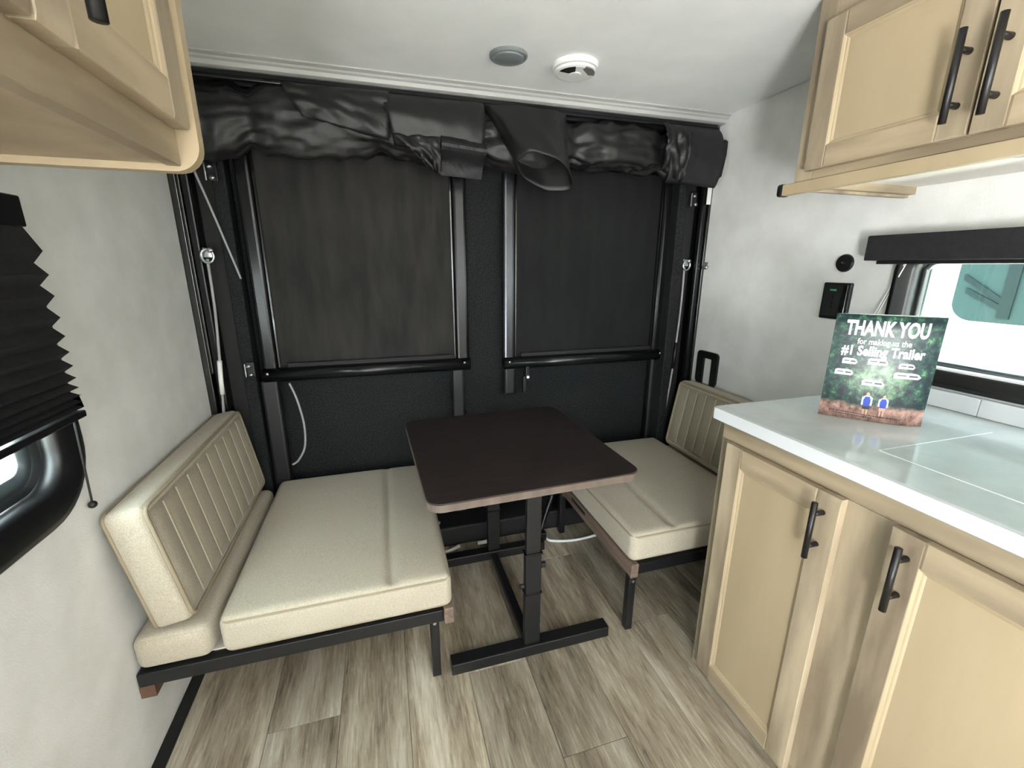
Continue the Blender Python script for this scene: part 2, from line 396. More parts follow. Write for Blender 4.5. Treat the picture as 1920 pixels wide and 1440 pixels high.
# folded patio railings standing against the ramp
def railing(name, label, xl, xr, zr, zleg, mpan, mleft, mright, legl, legr):
    t = tag(empty(name, (xl, .165, 0)), label, 'railing', 'folded patio railings against the ramp door')
    w = xr-xl; zt = 1.76
    def post(nm, x, hw, z0, z1, m):
        return obj(nm, B(x-hw, x+hw, -.022, .022, z0, z1, bev=.014, seg=3), m, t, smooth=False)
    post('post', .028, .028, zr-.02, zt, mleft); post('post', w-.03, .03, zr-.02, zt, mright)
    b = bmesh.new(); tube(b, [(.0, -.02, zr), (w, -.02, zr)], .029, 16); obj('bottom_rail', b, M_bar, t, True)
    b = bmesh.new(); tube(b, [(.03, -.0, zt), (w-.03, 0, zt)], .024, 12); obj('top_rail', b, M_bar, t, True)
    obj('infill_panel', B(.05, w-.05, .004, .012, zr, zt), mpan, t)
    obj('retainer_strip', B(.09, w-.06, -.014, .006, zr+.022, zr+.046, bev=.006), M_rubber, t)
    for x in (.062, w-.066):
        obj('spline', B(x-.003, x+.003, -.01, .006, zr+.03, zt), M_gloss, t)
    post('leg', legl-xl, .036, .10, zr-.02, M_black); post('leg', legr-xl, .03, zleg, zr-.02, M_black)
    for x in (.022, w-.03):
        b = bmesh.new(); cyl(b, (x, -.048, zr+.012), (x, -.054, zr+.012), .006, n=10); obj('rivet', b, M_chrome, t, True)
    return t
railing('patio_railing', 'folded black tube railing with brown grey infill, left of the ramp centre strip', .165, 1.03, .872, .10, M_meshA, M_bar, M_bar, .18, .975)
rg = railing('patio_railing', 'folded black tube railing with black infill and one shiny post, nearer the counter', 1.195, 2.07, .862, .70, M_meshB, M_shine, M_bar, 2.05, 1.228)
b = bmesh.new(); box(b, .105, .125, -.045, -.02, .775, .845, bev=.004); box(b, .09, .112, -.05, -.03, .715, .80, bev=.006)
lt = obj('latch_lever', b, M_plastic, rg); b = bmesh.new(); cyl(b, (.113, -.0505, .795), (.113, -.054, .795), .007, n=10); obj('latch_button', b, M_whitepl, lt)

# ramp cables and the loose cord
def hook(bm, p, s=1.0):
    p = Vector(p)
    box(bm, p.x-.016*s, p.x+.016*s, p.y-.006, p.y+.014, p.z-.006*s, p.z+.03*s, bev=.003)
    tube(bm, [p+Vector((math.cos(t)*.02*s, -.012, math.sin(t)*.024*s)) for t in [k*2*PI/16 for k in range(16)]], .005*s, 8, True)
    cyl(bm, p+Vector((.012*s, -.02, .02*s)), p+Vector((.012*s, .02, .02*s)), .009*s, n=10)
    return bm
def cable(label, pts, r, sleeve=None, hook_at=None, m=M_cable, hs=1.0):
    t = tag(empty('ramp_cable', pts[-1]), label, 'cable', 'ramp support cables'); o = Vector(pts[-1])
    b = bmesh.new(); tube(b, [Vector(p)-o for p in smooth_path(pts, 10)], r, 8); obj('wire', b, m, t, True)
    if sleeve:
        b = bmesh.new(); a0, a1, a2 = [Vector(p)-o for p in sleeve[0]]; tube(b, [a0, a1, a2], sleeve[1], 10); obj('turnbuckle', b, sleeve[2], t, True)
    if hook_at: obj('shackle', hook(bmesh.new(), Vector(hook_at)-o, hs), M_chrome, t, True)
    return t
cable('thin grey diagonal cable rod below the left cupboard', [(.049, .10, 1.655), (.090, .12, 1.48), (.138, .14, 1.262)], .0042, None, (.045, .10, 1.645), hs=.8)
cable('hanging cable with pale turnbuckle beside the left bench backrest', [(.052, .09, 1.335), (.048, .09, 1.15), (.034, .09, .95), (.018, .085, .74)], .0052, ([(.034, .088, .955), (.028, .087, .88), (.025, .087, .82)], .0085, M_whitepl), (.056, .095, 1.345))
cable('curved cable with dark turnbuckle beside the counter end jamb', [(2.125, .10, 1.31), (2.128, .10, 1.12), (2.122, .10, .93), (2.112, .10, .74), (2.10, .11, .55), (2.07, .12, .38)], .005, ([(2.122, .10, .93), (2.12, .10, .86), (2.117, .10, .79)], .0085, M_black), (2.128, .10, 1.32))
b = bmesh.new(); tube(b, smooth_path([(.264, .108, .842), (.285, .106, .77), (.300, .104, .66), (.293, .104, .56), (.262, .104, .50), (.235, .106, .48)], 8), .0045, 8)
tag(obj('loose_cord', b, M_cable, None, True), 'grey cord looping down under the left railing rail', 'cord')
# spring catches on the jambs
def catch(loc, label, sc=1.0):
    t = tag(empty('spring_catch', loc), label, 'catch', 'metal catches on the ramp jambs')
    obj('plate', B(-.012*sc, .02*sc, -.004, .004, -.03*sc, .035*sc, bev=.002), M_plastic, t)
    b = bmesh.new(); cyl(b, (0, -.016, .018*sc), (0, 0, .018*sc), .008*sc, n=10); obj('pin', b, M_chrome, t, True)
    b = bmesh.new(); cyl(b, (.006*sc, -.02, -.02*sc), (.006*sc, 0, -.02*sc), .009*sc, .006*sc, n=10); obj('knob', b, M_chrome, t, True)
    b = bmesh.new(); box(b, -.018*sc, -.013*sc, -.012, -.004, -.03*sc, .03*sc, bev=.001); obj('spring_leaf', b, M_chrome, t)
catch((2.118, .08, 1.62), 'small chrome catch under the rolled screen on the counter side jamb')
catch((.10, .12, 1.635), 'small chrome catch beneath the left cupboard corner')
catch((.125, .12, .905), 'small chrome catch beside the left railing corner', .9)
b = bmesh.new(); box(b, 2.196, 2.206, .02, .05, 1.30, 1.335, bev=.003); cyl(b, (2.196, .02, 1.312), (2.178, .012, 1.308), .008, n=10)
tag(obj('wall_stud', b, M_chrome, None, True), 'tiny chrome stud at the counter side wall edge', 'stud')

# ------------------------------------------------------------------ rolled screen
def roll_mesh():
    b = bmesh.new(); nx, nt_ = 260, 56; loops = []
    straps = (.27, .70, 1.075, 1.46, 1.88)
    keys = [(-.02, 1.775, .115), (.15, 1.775, .118), (.27, 1.80, .10), (.45, 1.80, .108), (.62, 1.80, .105), (.70, 1.80, .095), (.9, 1.79, .11), (1.075, 1.80, .095), (1.25, 1.79, .10), (1.46, 1.80, .088), (1.65, 1.808, .098), (1.88, 1.80, .09), (2.05, 1.79, .105), (2.16, 1.79, .10)]
    for i in range(nx):
        x = -.015+2.175*i/(nx-1)
        for k in range(len(keys)-1):
            if keys[k][0] <= x <= keys[k+1][0]:
                t = (x-keys[k][0])/(keys[k+1][0]-keys[k][0]); t = t*t*(3-2*t)
                zc = keys[k][1]*(1-t)+keys[k+1][1]*t; R_ = keys[k][2]*(1-t)+keys[k+1][2]*t; break
        pin = min(abs(x-s) for s in straps); pinch = .018*math.exp(-(pin/.03)**2)
        lp = []
        for j in range(nt_):
            th = 2*PI*j/nt_; p = Vector((x*2.4, math.cos(th)*.8, math.sin(th)*.8))
            n1 = noise.noise(p*1.6+Vector((3, 0, 0))); n2 = abs(noise.noise(p*3.1+Vector((0, 5, 0)))); n3 = abs(noise.noise(Vector((x*14, math.cos(th)*2.2+x*3, math.sin(th)*2.2))))
            rad = R_-pinch+.022*n1-.032*n2-.014*n3
            lp.append(Vector((x, (.045+math.cos(th)*rad*.74), zc+math.sin(th)*rad*1.12)))
        loops.append(lp)
    loft(b, loops, True, False, True); return b
rs = tag(obj('rolled_screen', roll_mesh(), M_roll, None, True), 'crumpled black fabric screen rolled up under the ceiling moulding', 'screen')
def sheet(bm, grid, th=.003):
    """grid[i][j] -> double sided sheet with thickness"""
    n, m_ = len(grid), len(grid[0]); A = [[bm.verts.new(p) for p in row] for row in grid]
    Bk = []
    for i in range(n):
        row = []
        for j in range(m_):
            du = Vector(grid[min(i+1, n-1)][j])-Vector(grid[max(i-1, 0)][j]); dv = Vector(grid[i][min(j+1, m_-1)])-Vector(grid[i][max(j-1, 0)][j] if False else grid[i][max(j-1, 0)])
            nn = du.cross(dv); nn = nn.normalized() if nn.length > 1e-9 else Vector((0, 1, 0))
            row.append(bm.verts.new(Vector(grid[i][j])+nn*th))
        Bk.append(row)
    for i in range(n-1):
        for j in range(m_-1):
            bm.faces.new((A[i][j], A[i+1][j], A[i+1][j+1], A[i][j+1])); bm.faces.new((Bk[i][j], Bk[i][j+1], Bk[i+1][j+1], Bk[i+1][j]))
    for i in range(n-1):
        bm.faces.new((A[i][0], Bk[i][0], Bk[i+1][0], A[i+1][0])); bm.faces.new((A[i][-1], A[i+1][-1], Bk[i+1][-1], Bk[i][-1]))
    for j in range(m_-1):
        bm.faces.new((A[0][j], A[0][j+1], Bk[0][j+1], Bk[0][j])); bm.faces.new((A[-1][j], Bk[-1][j], Bk[-1][j+1], A[-1][j+1]))
    return bm
def lerp(a, b, t): return a+(b-a)*t
# hanging flap with a boxed end, between the strap and the centre strip
def flap(corners, bulge, nu=22, nv=18, wav=.006, seed=0, fold=None):
    (tl, tr, br, bl) = [Vector(c) for c in corners]; g = []
    for i in range(nv):
        v = i/(nv-1); row = []
        for j in range(nu):
            u = j/(nu-1); p = lerp(lerp(tl, tr, u), lerp(bl, br, u), v)
            p = p+Vector((0, -bulge*math.sin(PI*v)**.7, 0))
            if fold: p = p+Vector((0, -fold(u, v), 0))
            p.y -= wav*noise.noise(Vector((u*5+seed, v*4, seed)))+wav*.8*abs(noise.noise(Vector((u*9-v*7, v*3+seed, 2))))
            row.append(p)
        g.append(row)
    return sheet(bmesh.new(), g)
obj('flap', flap([(.70, .0, 1.905), (1.075, .0, 1.905), (1.065, -.02, 1.70), (.74, -.005, 1.735)], .045, seed=1), M_roll, rs, True)
obj('flap', flap([(.73, -.045, 1.765), (.905, -.055, 1.765), (.900, -.03, 1.640), (.86, -.03, 1.665)], .012, seed=4, wav=.018), M_roll, rs, True)
def boxfold(u, v): return .055*math.exp(-((v-.38)/.22)**2)
obj('flap', flap([(.905, -.03, 1.79), (1.07, -.03, 1.775), (1.062, -.01, 1.640), (.895, -.01, 1.648)], .01, seed=7, wav=.003, fold=boxfold), M_strap, rs, False)
obj('flap', flap([(.38, -.012, 1.90), (.73, -.012, 1.905), (.72, -.035, 1.745), (.44, -.03, 1.80)], .02, seed=9, wav=.014), M_roll, rs, True)
obj('flap', flap([(1.875, -.0, 1.905), (2.16, .0, 1.90), (2.165, .0, 1.665), (1.90, .0, 1.675)], .045, seed=11, wav=.004), M_strap, rs, True)
obj('flap', flap([(1.85, -.015, 1.90), (1.98, -.02, 1.89), (1.965, -.015, 1.675), (1.86, -.01, 1.72)], .045, seed=13, wav=.022), M_roll, rs, True)
b = bmesh.new(); prism(b, [(2.165, 1.70), (2.178, 1.71), (2.192, 1.80), (2.192, 1.855), (2.178, 1.86), (2.165, 1.80)], lambda x, z: (x, -.025, z), lambda x, z: (x, .045, z)); obj('end_flap', b, M_roll, rs)
# open funnel of fabric
loops = []
for i in range(16):
    t = i/15; c = lerp(Vector((1.25, .01, 1.90)), Vector((1.305, -.075, 1.665)), t)
    a = lerp(.17, .115, t**.8); bb = lerp(.05, .075, t); ang = lerp(0, -.55, t); lp = []
    for k in range(36):
        th = 2*PI*k/36; w = 1+.10*noise.noise(Vector((math.cos(th)*2, math.sin(th)*2, t*2.5)))
        ex = Vector((math.cos(.18*t), 0, -math.sin(.30*t))); ey = Vector((0, math.cos(ang*1.2), math.sin(ang*1.2)+.0))
        lp.append(c+ex*(a*math.cos(th)*w)+ey*(bb*math.sin(th)*w))
    loops.append(lp)
for i in range(15, 4, -1):
    lp = loops[i]; c = sum(lp, Vector())/36; loops.append([c+(p-c)*.955 for p in lp])
b = bmesh.new(); loft(b, loops, True, False, False); obj('funnel_fold', b, M_roll, rs, True)
# ------------------------------------------------------------------ ceiling fittings
t = tag(empty('ceiling_puck_light', (1.10, -.262, H)), 'round grey unlit puck light on the ceiling', 'light')
b = bmesh.new(); loft(b, [[Vector((r*math.cos(2*PI*k/40), r*math.sin(2*PI*k/40), z)) for k in range(40)] for r, z in ((.062, 0), (.062, -.006), (.058, -.010), (.054, -.011))], True, False, True); obj('rim', b, M_greydome, t, False)
b = bmesh.new(); loft(b, [[Vector((r*math.cos(2*PI*k/40), r*math.sin(2*PI*k/40), z)) for k in range(40)] for r, z in ((.053, -.0112), (.044, -.014), (.028, -.016), (.008, -.017))], True, False, True); obj('lens', b, M_greydome, t, True)
t = tag(empty('smoke_alarm', (1.335, -.258, H)), 'round white smoke alarm with a dark slot on the ceiling', 'smoke alarm')
def disc(prof, n=48): 
    b = bmesh.new(); loft(b, [[Vector((r*math.cos(2*PI*k/n), r*math.sin(2*PI*k/n), z)) for k in range(n)] for r, z in prof], True, False, True); return b
obj('base', disc(((.078, 0), (.078, -.012), (.075, -.016))), M_whitepl, t)
obj('cover', disc(((.066, -.0162), (.070, -.018), (.068, -.025), (.058, -.028))), M_whitepl, t)
b = bmesh.new(); a0, a1 = 3.3, 4.35; pts = [(.024*math.cos(a), .024*math.sin(a)) for a in (a1, a0)]+[(.060*math.cos(lerp(a0, a1, k/8)), .060*math.sin(lerp(a0, a1, k/8))) for k in range(9)]
prism(b, pts, lambda x, y: (x, y, -.026), lambda x, y: (x, y, -.0290)); obj('sounder_slot', b, M_rubber, t)
b = bmesh.new(); a0, a1 = 4.9, 6.1; pts = [(.046*math.cos(a), .046*math.sin(a)) for a in (a1, a0)]+[(.066*math.cos(lerp(a0, a1, k/8)), .066*math.sin(lerp(a0, a1, k/8))) for k in range(9)]
prism(b, pts, lambda x, y: (x, y, -.026), lambda x, y: (x, y, -.0288)); obj('vent_slot', b, M_greyint, t)
obj('test_button', disc(((.022, -.0282), (.022, -.030), (.019, -.031)), 24), M_whitepl, t)

# ------------------------------------------------------------------ cabinet doors
def handle(parent, x, z, L_, yface):
    so = .030; b = bmesh.new(); cyl(b, (0, -so, -L_/2), (0, -so, L_/2), .0065, n=14)
    for s in (-1, 1): cyl(b, (0, -so, s*L_*.29), (0, 0, s*L_*.29), .0048, .0062, n=10)
    return obj('handle', b, M_handle, parent, True, loc=(x, yface, z))
def door(parent, x0, x1, z0, z1, hx=None, hz=None, hl=.15, stile=.055, rail=.055):
    """local frame: x along the front, -y outward, face plane y=0"""
    th = .020; d = obj('door', B(x0+stile-.012, x1-stile+.012, -.011, -.0005, z0+rail-.012, z1-rail+.012), M_panel, parent)
    def piece(nm, pts, m):
        b = bmesh.new()
        # frame piece with a chamfered inner edge: outer polygon at face height, inner lip lower
        loft(b, [[Vector((p[0], -.0005, p[1])) for p in pts], [Vector((p[0], -th+.0015, p[1])) for p in pts], [Vector((lerp(p[0], sum(q[0] for q in pts)/4, .03), -th, lerp(p[1], sum(q[1] for q in pts)/4, .03))) for p in pts]], True, False, True)
        return obj(nm, b, m, d)
    piece('stile', [(x0, z0), (x0+stile, z0), (x0+stile, z1), (x0, z1)], M_wood)
    piece('stile', [(x1-stile, z0), (x1, z0), (x1, z1), (x1-stile, z1)], M_wood)
    piece('rail', [(x0+stile+.0004, z0), (x1-stile-.0004, z0), (x1-stile-.0004, z0+rail), (x0+stile+.0004, z0+rail)], M_woodh)
    piece('rail', [(x0+stile+.0004, z1-rail), (x1-stile-.0004, z1-rail), (x1-stile-.0004, z1), (x0+stile+.0004, z1)], M_woodh)
    # ogee moulding strip round the panel
    a0, a1, c0, c1 = x0+stile, x1-stile, z0+rail, z1-rail; b = bmesh.new()
    loft(b, [[Vector((x, y, z)) for (x, z) in ((a0+o, c0+o), (a1-o, c0+o), (a1-o, c1-o), (a0+o, c1-o))] for (o, y) in ((0, -.0185), (.0035, -.0165), (.0045, -.0145), (.008, -.0135), (.0115, -.0112))], True, False, False)
    obj('moulding', b, M_panel, d)
    if hx is not None: handle(d, hx, hz, hl, -th)
    return d

# base cabinet on the right
Y0 = -.846
cab = tag(empty('base_cabinet', (1.593, Y0, 0), (0, 0, -PI/2)), 'pale wood base cabinet under the white countertop', 'cabinet')
LEN = 1.75
obj('carcass', B(.002, LEN, .019, W-1.593-.002, .004, .879), M_woodcab, cab)
def ff(nm, x0, x1, z0, z1, m, y0=0.0, y1=.018): return obj(nm, B(x0, x1, y0, y1, z0, z1, bev=.001, seg=1), m, cab)
ff('face_rail', .0, LEN, .826, .879, M_woodh); ff('face_rail', 0, LEN, .002, .05, M_woodh)
ff('face_stile', 0, .05, .0505, .8255, M_wood); ff('face_stile', .365, .485, .0505, .8255, M_wood); ff('face_stile', .865, .93, .0505, .8255, M_wood); ff('face_stile', 1.33, LEN, .0505, .8255, M_wood)
door(cab, .040, .374, .028, .826, .340, .737, .14)
door(cab, .474, .880, .028, .826, .508, .737, .14)
door(cab, .915, 1.335, .028, .826, 1.30, .737, .14)
# countertop
ct = tag(empty('countertop', (1.565, -.826, .88)), 'white glossy countertop over the base cabinet', 'countertop')
b = bmesh.new(); box(b, 0, W-1.565-.0005, -1.79, 0, 0, .04, bev=.006, seg=3); obj('slab', b, M_counter, ct)
b = bmesh.new(); box(b, -.0012, .0008, -1.784, -.006, .004, .036); obj('edge_band', b, M_cedge, ct)
b = bmesh.new(); box(b, .004, .62, -.0008, .0012, .004, .036); obj('edge_band', b, M_cedge, ct)
sc = obj('sink_cover', B(.122, .50, -.85, -.374, .0395, .0415, bev=.0008, seg=1), M_counter, ct)
b = bmesh.new()
for (x0, x1, y0, y1) in ((.118, .504, -.374, -.3715), (.118, .1205, -.85, -.374)): box(b, x0, x1, y0, y1, .0398, .0411)
obj('sink_cover_seal', b, M_cedge, ct)
# backsplash pieces along the right wall
for i, (a, c, lab) in enumerate(((-1.108, -.83, 'short white backsplash strip behind the printed card'), (-1.80, -1.109, 'long white backsplash strip below the window, nearer the camera'))):
    tag(obj('backsplash_strip', B(W-.018, W-.0005, a, c, .9205, .97, bev=.002), M_splash), lab, 'backsplash', 'backsplash strips on the counter')

# upper cabinet on the right
uc = tag(empty('wall_cabinet', (1.768, -.792, 0), (0, 0, -PI/2)), 'pale wood wall cabinet with two black bar handles above the counter', 'cabinet')
obj('carcass', B(.016, 1.9, .019, W-1.768-.002, 1.548, H-.001), M_woodcab, uc)
obj('end_panel', B(.0, .0155, .0185, W-1.768-.002, 1.515, H-.001), M_wood, uc)
obj('bottom_panel', B(.016, 1.9, .019, W-1.768-.002, 1.542, 1.5475), M_under, uc)
b = box(bmesh.new(), .016, .034, .02, W-1.768-.003, 1.522, 1.5415)
obj('cleat', b, M_woodh, uc)
def uf(nm, x0, x1, z0, z1, m): return obj(nm, B(x0, x1, 0, .018, z0, z1, bev=.001, seg=1), m, uc)
uf('face_stile', 0, .05, 1.5365, H-.0015, M_wood); uf('face_rail', .0505, 1.9, 1.5365, 1.570, M_woodh); uf('face_rail', .0505, 1.9, 1.885, H-.0015, M_woodh); uf('face_stile', .365, .415, 1.5705, 1.8845, M_wood)
vl = obj('light_valance', B(-.030, 1.9, -.006, .016, 1.507, 1.536, bev=.002), M_panel, uc)
b = bmesh.new(); prism(b, rrect(-.012, .022, 1.505, 1.538, .008, 4), lambda y, z: (-.040, y, z), lambda y, z: (-.0305, y, z)); obj('end_cap', b, M_plastic, vl)
door(uc, .043, .384, 1.557, 1.895, .360, 1.660, .158, .05, .05)
door(uc, .390, .80, 1.557, 1.895, .418, 1.660, .158, .05, .05)
door(uc, .84, 1.22, 1.557, 1.895, 1.19, 1.660, .158, .05, .05)
t = tag(empty('under_cabinet_light', (1.89, -1.205, 1.5415)), 'small round silver light under the wall cabinet', 'light')
obj('housing', disc(((.034, 0), (.034, -.010), (.030, -.013)), 32), M_chrome, t); obj('lens', disc(((.026, -.0132), (.024, -.015), (.01, -.016)), 24), M_greydome, t, True)

# upper cabinet on the left
lc = tag(empty('wall_cabinet', (.40, -1.06, 0), (0, 0, PI/2)), 'pale wood overhead cupboard in the upper left corner', 'cabinet')
obj('carcass', B(-1.3, -.0005, .019, .40-XL-.002, 1.446, H-.001), M_woodcab, lc)
b = bmesh.new(); pts = [(-.025, H-.001), (-.025, 1.437+.035)]+[(-.025+.035-.035*math.cos(a), 1.437+.035-.035*math.sin(a)) for a in [k*PI/16 for k in range(1, 9)]]+[(.40-XL-.002, 1.437), (.40-XL-.002, H-.001)]
prism(b, pts, lambda y, z: (0, y, z), lambda y, z: (.02, y, z)); obj('end_panel', b, M_panel, lc)
def lf(nm, x0, x1, z0, z1, m): return obj(nm, B(x0, x1, 0, .018, z0, z1, bev=.001, seg=1), m, lc)
lf('face_rail', -1.3, -.0005, 1.4435, 1.50, M_woodh); lf('face_rail', -1.3, -.0005, 1.92, H-.0015, M_woodh); lf('face_stile', -.03, -.0005, 1.5005, 1.9195, M_wood); lf('face_stile', -.34, -.25, 1.5005, 1.9195, M_wood)
door(lc, -.292, -.008, 1.488, 1.93, -.272, 1.578, .155, .045, .045)
door(lc, -.582, -.298, 1.488, 1.93, -.318, 1.578, .155, .045, .045)

# ------------------------------------------------------------------ benches and cushions
def bench(label, xi, xo, yf, leg, mirror):
    """xi inner edge (apron outer face), xo wall side"""
    s = 1 if xo > xi else -1
    t = tag(empty('folding_bench', ((xi+xo)/2, yf, 0)), label, 'bench', 'folding benches either side of the table'); O = Vector(t.location)
    def P(nm, x0, x1, y0, y1, z0, z1, m, bev=.002):
        a, c = sorted((x0, x1)); return obj(nm, B(a-O.x, c-O.x, y0-O.y, y1-O.y, z0, z1, bev=bev), m, t)
    P('front_bar', xi+s*.032, xo, yf, yf+.03, .242, .283, M_black)
    P('rear_bar', xi+s*.032, xo, .06, .09, .242, .283, M_black)
    P('side_bar', xo, xo-s*.03, yf+.031, .059, .242, .283, M_black)
    ap = P('apron', xi, xi+s*.030, yf-.004, .09, .232, .288, M_apron, .003)
    obj('grip_slot', B(-.0125 if s > 0 else .0, .0 if s > 0 else .0125, -.09, .09, -.010, .010) if False else B((xi-s*.0008 if s > 0 else xi-.002)-O.x, (xi+.002 if s > 0 else xi+.0008)-O.x, -.30-O.y, -.16-O.y, .262, .276), M_rubber, ap)
    P('deck', xi+s*.031, xo, yf+.032, .088, .2835, .2875, M_ply, .0005)
    for y in (leg[1], -.02):
        l = P('leg', leg[0]-.014, leg[0]+.014, y-.014, y+.014, .0, .241, M_black, .003)
        b = bmesh.new(); cyl(b, (leg[0]-O.x, y-.0145-O.y, .215), (leg[0]-O.x, y-.018-O.y, .215), .006, n=8); obj('bolt', b, M_chrome, l)
    return t
bl = bench('folding bench with black frame below the left window', .800, XL+.002, -.69, (.742, -.647), False)
obj('wall_cleat', B(-.002-bl.location.x+XL+.002, .035-bl.location.x+XL, -.688-bl.location.y, .05-bl.location.y, .205, .2415), M_cleat, bl)
br = bench('folding bench with black frame next to the base cabinet', 1.438, W-.002, -.672, (1.452, -.655), True)

def welt(parent, hx, hy, z, r, m, rad=.0045):
    b = bmesh.new(); tube(b, [Vector((x, y, z)) for x, y in rrect(-hx, hx, -hy, hy, r, 5)], rad, 6, True); return obj('piping', b, m, parent, True)
def seat(label, x0, x1, y0, y1, z0, z1, crease, flip):
    hx, hy, hz = (x1-x0)/2, (y1-y0)/2, (z1-z0)/2; cx_ = (x0+x1)/2
    def disp(p, a, s):
        if a == 2 and s > 0: return -.016*math.exp(-((p[0]-(crease-cx_))/.012)**2)+.003*noise.noise(Vector((p[0]*5, p[1]*5, 1)))
        if a == 1: return .004*noise.noise(Vector((p[0]*9, p[2]*9, 4)))
        return 0
    o = tag(obj('seat_cushion', softbox(bmesh.new(), hx, hy, hz, .022, (.004, .003, .011), .011, disp), M_fab, None, True, loc=(cx_, (y0+y1)/2, (z0+z1)/2)), label, 'cushion', 'bench cushions')
    welt(o, hx-.004, hy-.004, hz-.012, .025, M_welt); welt(o, hx-.004, hy-.004, -hz+.012, .025, M_welt)
    return o
seat('cream seat cushion on the bench below the left window', .172, .797, -.690, .135, .2885, .400, .622, False)
seat('cream seat cushion on the bench next to the base cabinet', 1.440, 2.058, -.668, .125, .2885, .400, 1.615, True)
def bolster(label, x0, x1, y0, y1, z0, z1):
    o = tag(obj('bolster_cushion', softbox(bmesh.new(), (x1-x0)/2, (y1-y0)/2, (z1-z0)/2, .026, (.003, .003, .006), .03), M_fab, None, True, loc=((x0+x1)/2, (y0+y1)/2, (z0+z1)/2)), label, 'cushion', 'bench cushions')
    return o
bolster('narrow cream base cushion under the backrest beside the left wall', XL+.004, .150, -.690, .10, .2885, .386)
bolster('narrow cream base cushion under the backrest behind the counter', 2.064, W-.003, -.668, .04, .2885, .386)
def backrest(label, cx_, cz_, y0, y1, tilt, face):
    """face=+1: padded face looks to +X"""
    hx, hy, hz = .044, (y1-y0)/2, .172
    n = 9
    ys = [-hy+.085+(2*hy-.17)*k/(n-1) for k in range(n)]
    def disp(p, a, s):
        if a == 0 and s == face:
            m = 1.0 if abs(p[2]) < hz-.03 else max(0, 1-(abs(p[2])-(hz-.03))/.02)
            d = min(abs(p[1]-y) for y in ys); return m*(.004-.006*math.exp(-(d/.012)**2))
        return 0
    o = tag(obj('back_cushion', softbox(bmesh.new(), hx, hy, hz, .020, (.003, .004, .004), .02, disp), M_fab, None, True, loc=(cx_, (y0+y1)/2, cz_), rot=(0, tilt, 0)), label, 'cushion', 'bench cushions')
    # darker channelled face panel
    b = bmesh.new(); g = []
    fx = face*(hx+.0035)
    for i in range(15):
        z = lerp(-hz+.022, hz-.022, i/14); row = []
        for j in range(121):
            y = lerp(-hy+.022, hy-.022, j/120); d = min(abs(y-k) for k in ys); e = min(1, (hz-.022-abs(z))/.02, (hy-.022-abs(y))/.02)
            row.append(Vector((fx+face*(.0065*max(0, e)**.5-.005*math.exp(-(d/.014)**2)*(1 if e > .3 else e/.3)), y, z)))
        g.append(row)
    vs_ = [[b.verts.new(p) for p in r] for r in g]; bk = [[b.verts.new(Vector((face*(hx-.004), p.y, p.z))) for p in r] for r in (g[0], g[-1])]
    for i in range(14):
        for j in range(120): b.faces.new((vs_[i][j], vs_[i][j+1], vs_[i+1][j+1], vs_[i+1][j]))
    for j in range(120):
        b.faces.new((vs_[0][j], bk[0][j], bk[0][j+1], vs_[0][j+1])); b.faces.new((vs_[-1][j], vs_[-1][j+1], bk[1][j+1], bk[1][j]))
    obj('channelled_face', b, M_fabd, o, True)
    msh = None
    for y in ys[0:]:
        if msh is None:
            b = bmesh.new(); tube(b, [Vector((fx+face*.0015, 0, z)) for z in [lerp(-hz+.028, hz-.03, k/10) for k in range(11)]], .0026, 6); q = obj('seam_piping', b, M_seam, o, True, loc=(0, y, 0)); msh = q.data
        else: obj('seam_piping', None, None, o, loc=(0, y, 0), mesh=msh)
    b = bmesh.new(); tube(b, [Vector((face*(hx+.001), y, z)) for y, z in rrect(-hy+.008, hy-.008, -hz+.008, hz-.008, .022, 5)], .0055, 6, True); obj('piping', b, M_welt, o, True)
    b = bmesh.new(); tube(b, [Vector((-face*(hx-.006), y, z)) for y, z in rrect(-hy+.002, hy-.002, -hz+.002, hz-.002, .022, 5)], .0045, 6, True); obj('piping', b, M_welt, o, True)
    return o
backrest('channel stitched back cushion leaning on the left wall', .049, .576, -.685, .10, -.165, 1)
backrest('channel stitched back cushion leaning on the right wall behind the counter', 2.118, .576, -.66, .012, .165, -1)
# black looped bracket on the wall behind the right bench
b = bmesh.new(); out = rrect(-.135, .008, .74, .906, .022, 5); inn = rrect(-.095, -.038, .70, .872, .006, 5)
loft(b, [[Vector((W-.0005, y, z)) for y, z in out], [Vector((W-.012, y, z)) for y, z in out], [Vector((W-.012, y, z)) for y, z in inn], [Vector((W-.0005, y, z)) for y, z in inn]], True, True)
tag(obj('looped_bracket', b, M_plastic), 'black looped bracket on the wall behind the right backrest', 'bracket')
bpy.data.objects['looped_bracket'].location = (0, 0, 0)

# ------------------------------------------------------------------ table
tb = tag(empty('dinette_table', (1.07, -.37, 0)), 'dark walnut dinette table on black trestle legs between the benches', 'table')
ZT = .672
b = bmesh.new(); prism(b, rrect(-.345, .345, -.362, .362, .045, 6), lambda x, y: (x, y, ZT-.027), lambda x, y: (x, y, ZT-.0005)); obj('edge_band', b, M_tedge, tb, rot=(0, 0, .032), loc=(-.002, .01, 0))
b = bmesh.new(); loft(b, [[Vector((x, y, z)) for x, y in rrect(-.345+o, .345-o, -.362+o, .362-o, .045, 6)] for o, z in ((-.0008, ZT-.004), (-.0008, ZT-.0015), (.0015, ZT))], True, False, True); obj('tabletop', b, M_tabletop, tb, rot=(0, 0, .032), loc=(-.002, .01, 0))
def TB(nm, x0, x1, y0, y1, z0, z1, m, bev=.003): return obj(nm, B(x0-1.07, x1-1.07, y0+.37, y1+.37, z0, z1, bev=bev), m, tb)
TB('foot', .79, 1.365, -.675, -.628, 0, .042, M_black); TB('foot', .80, 1.32, -.135, -.088, 0, .042, M_black)
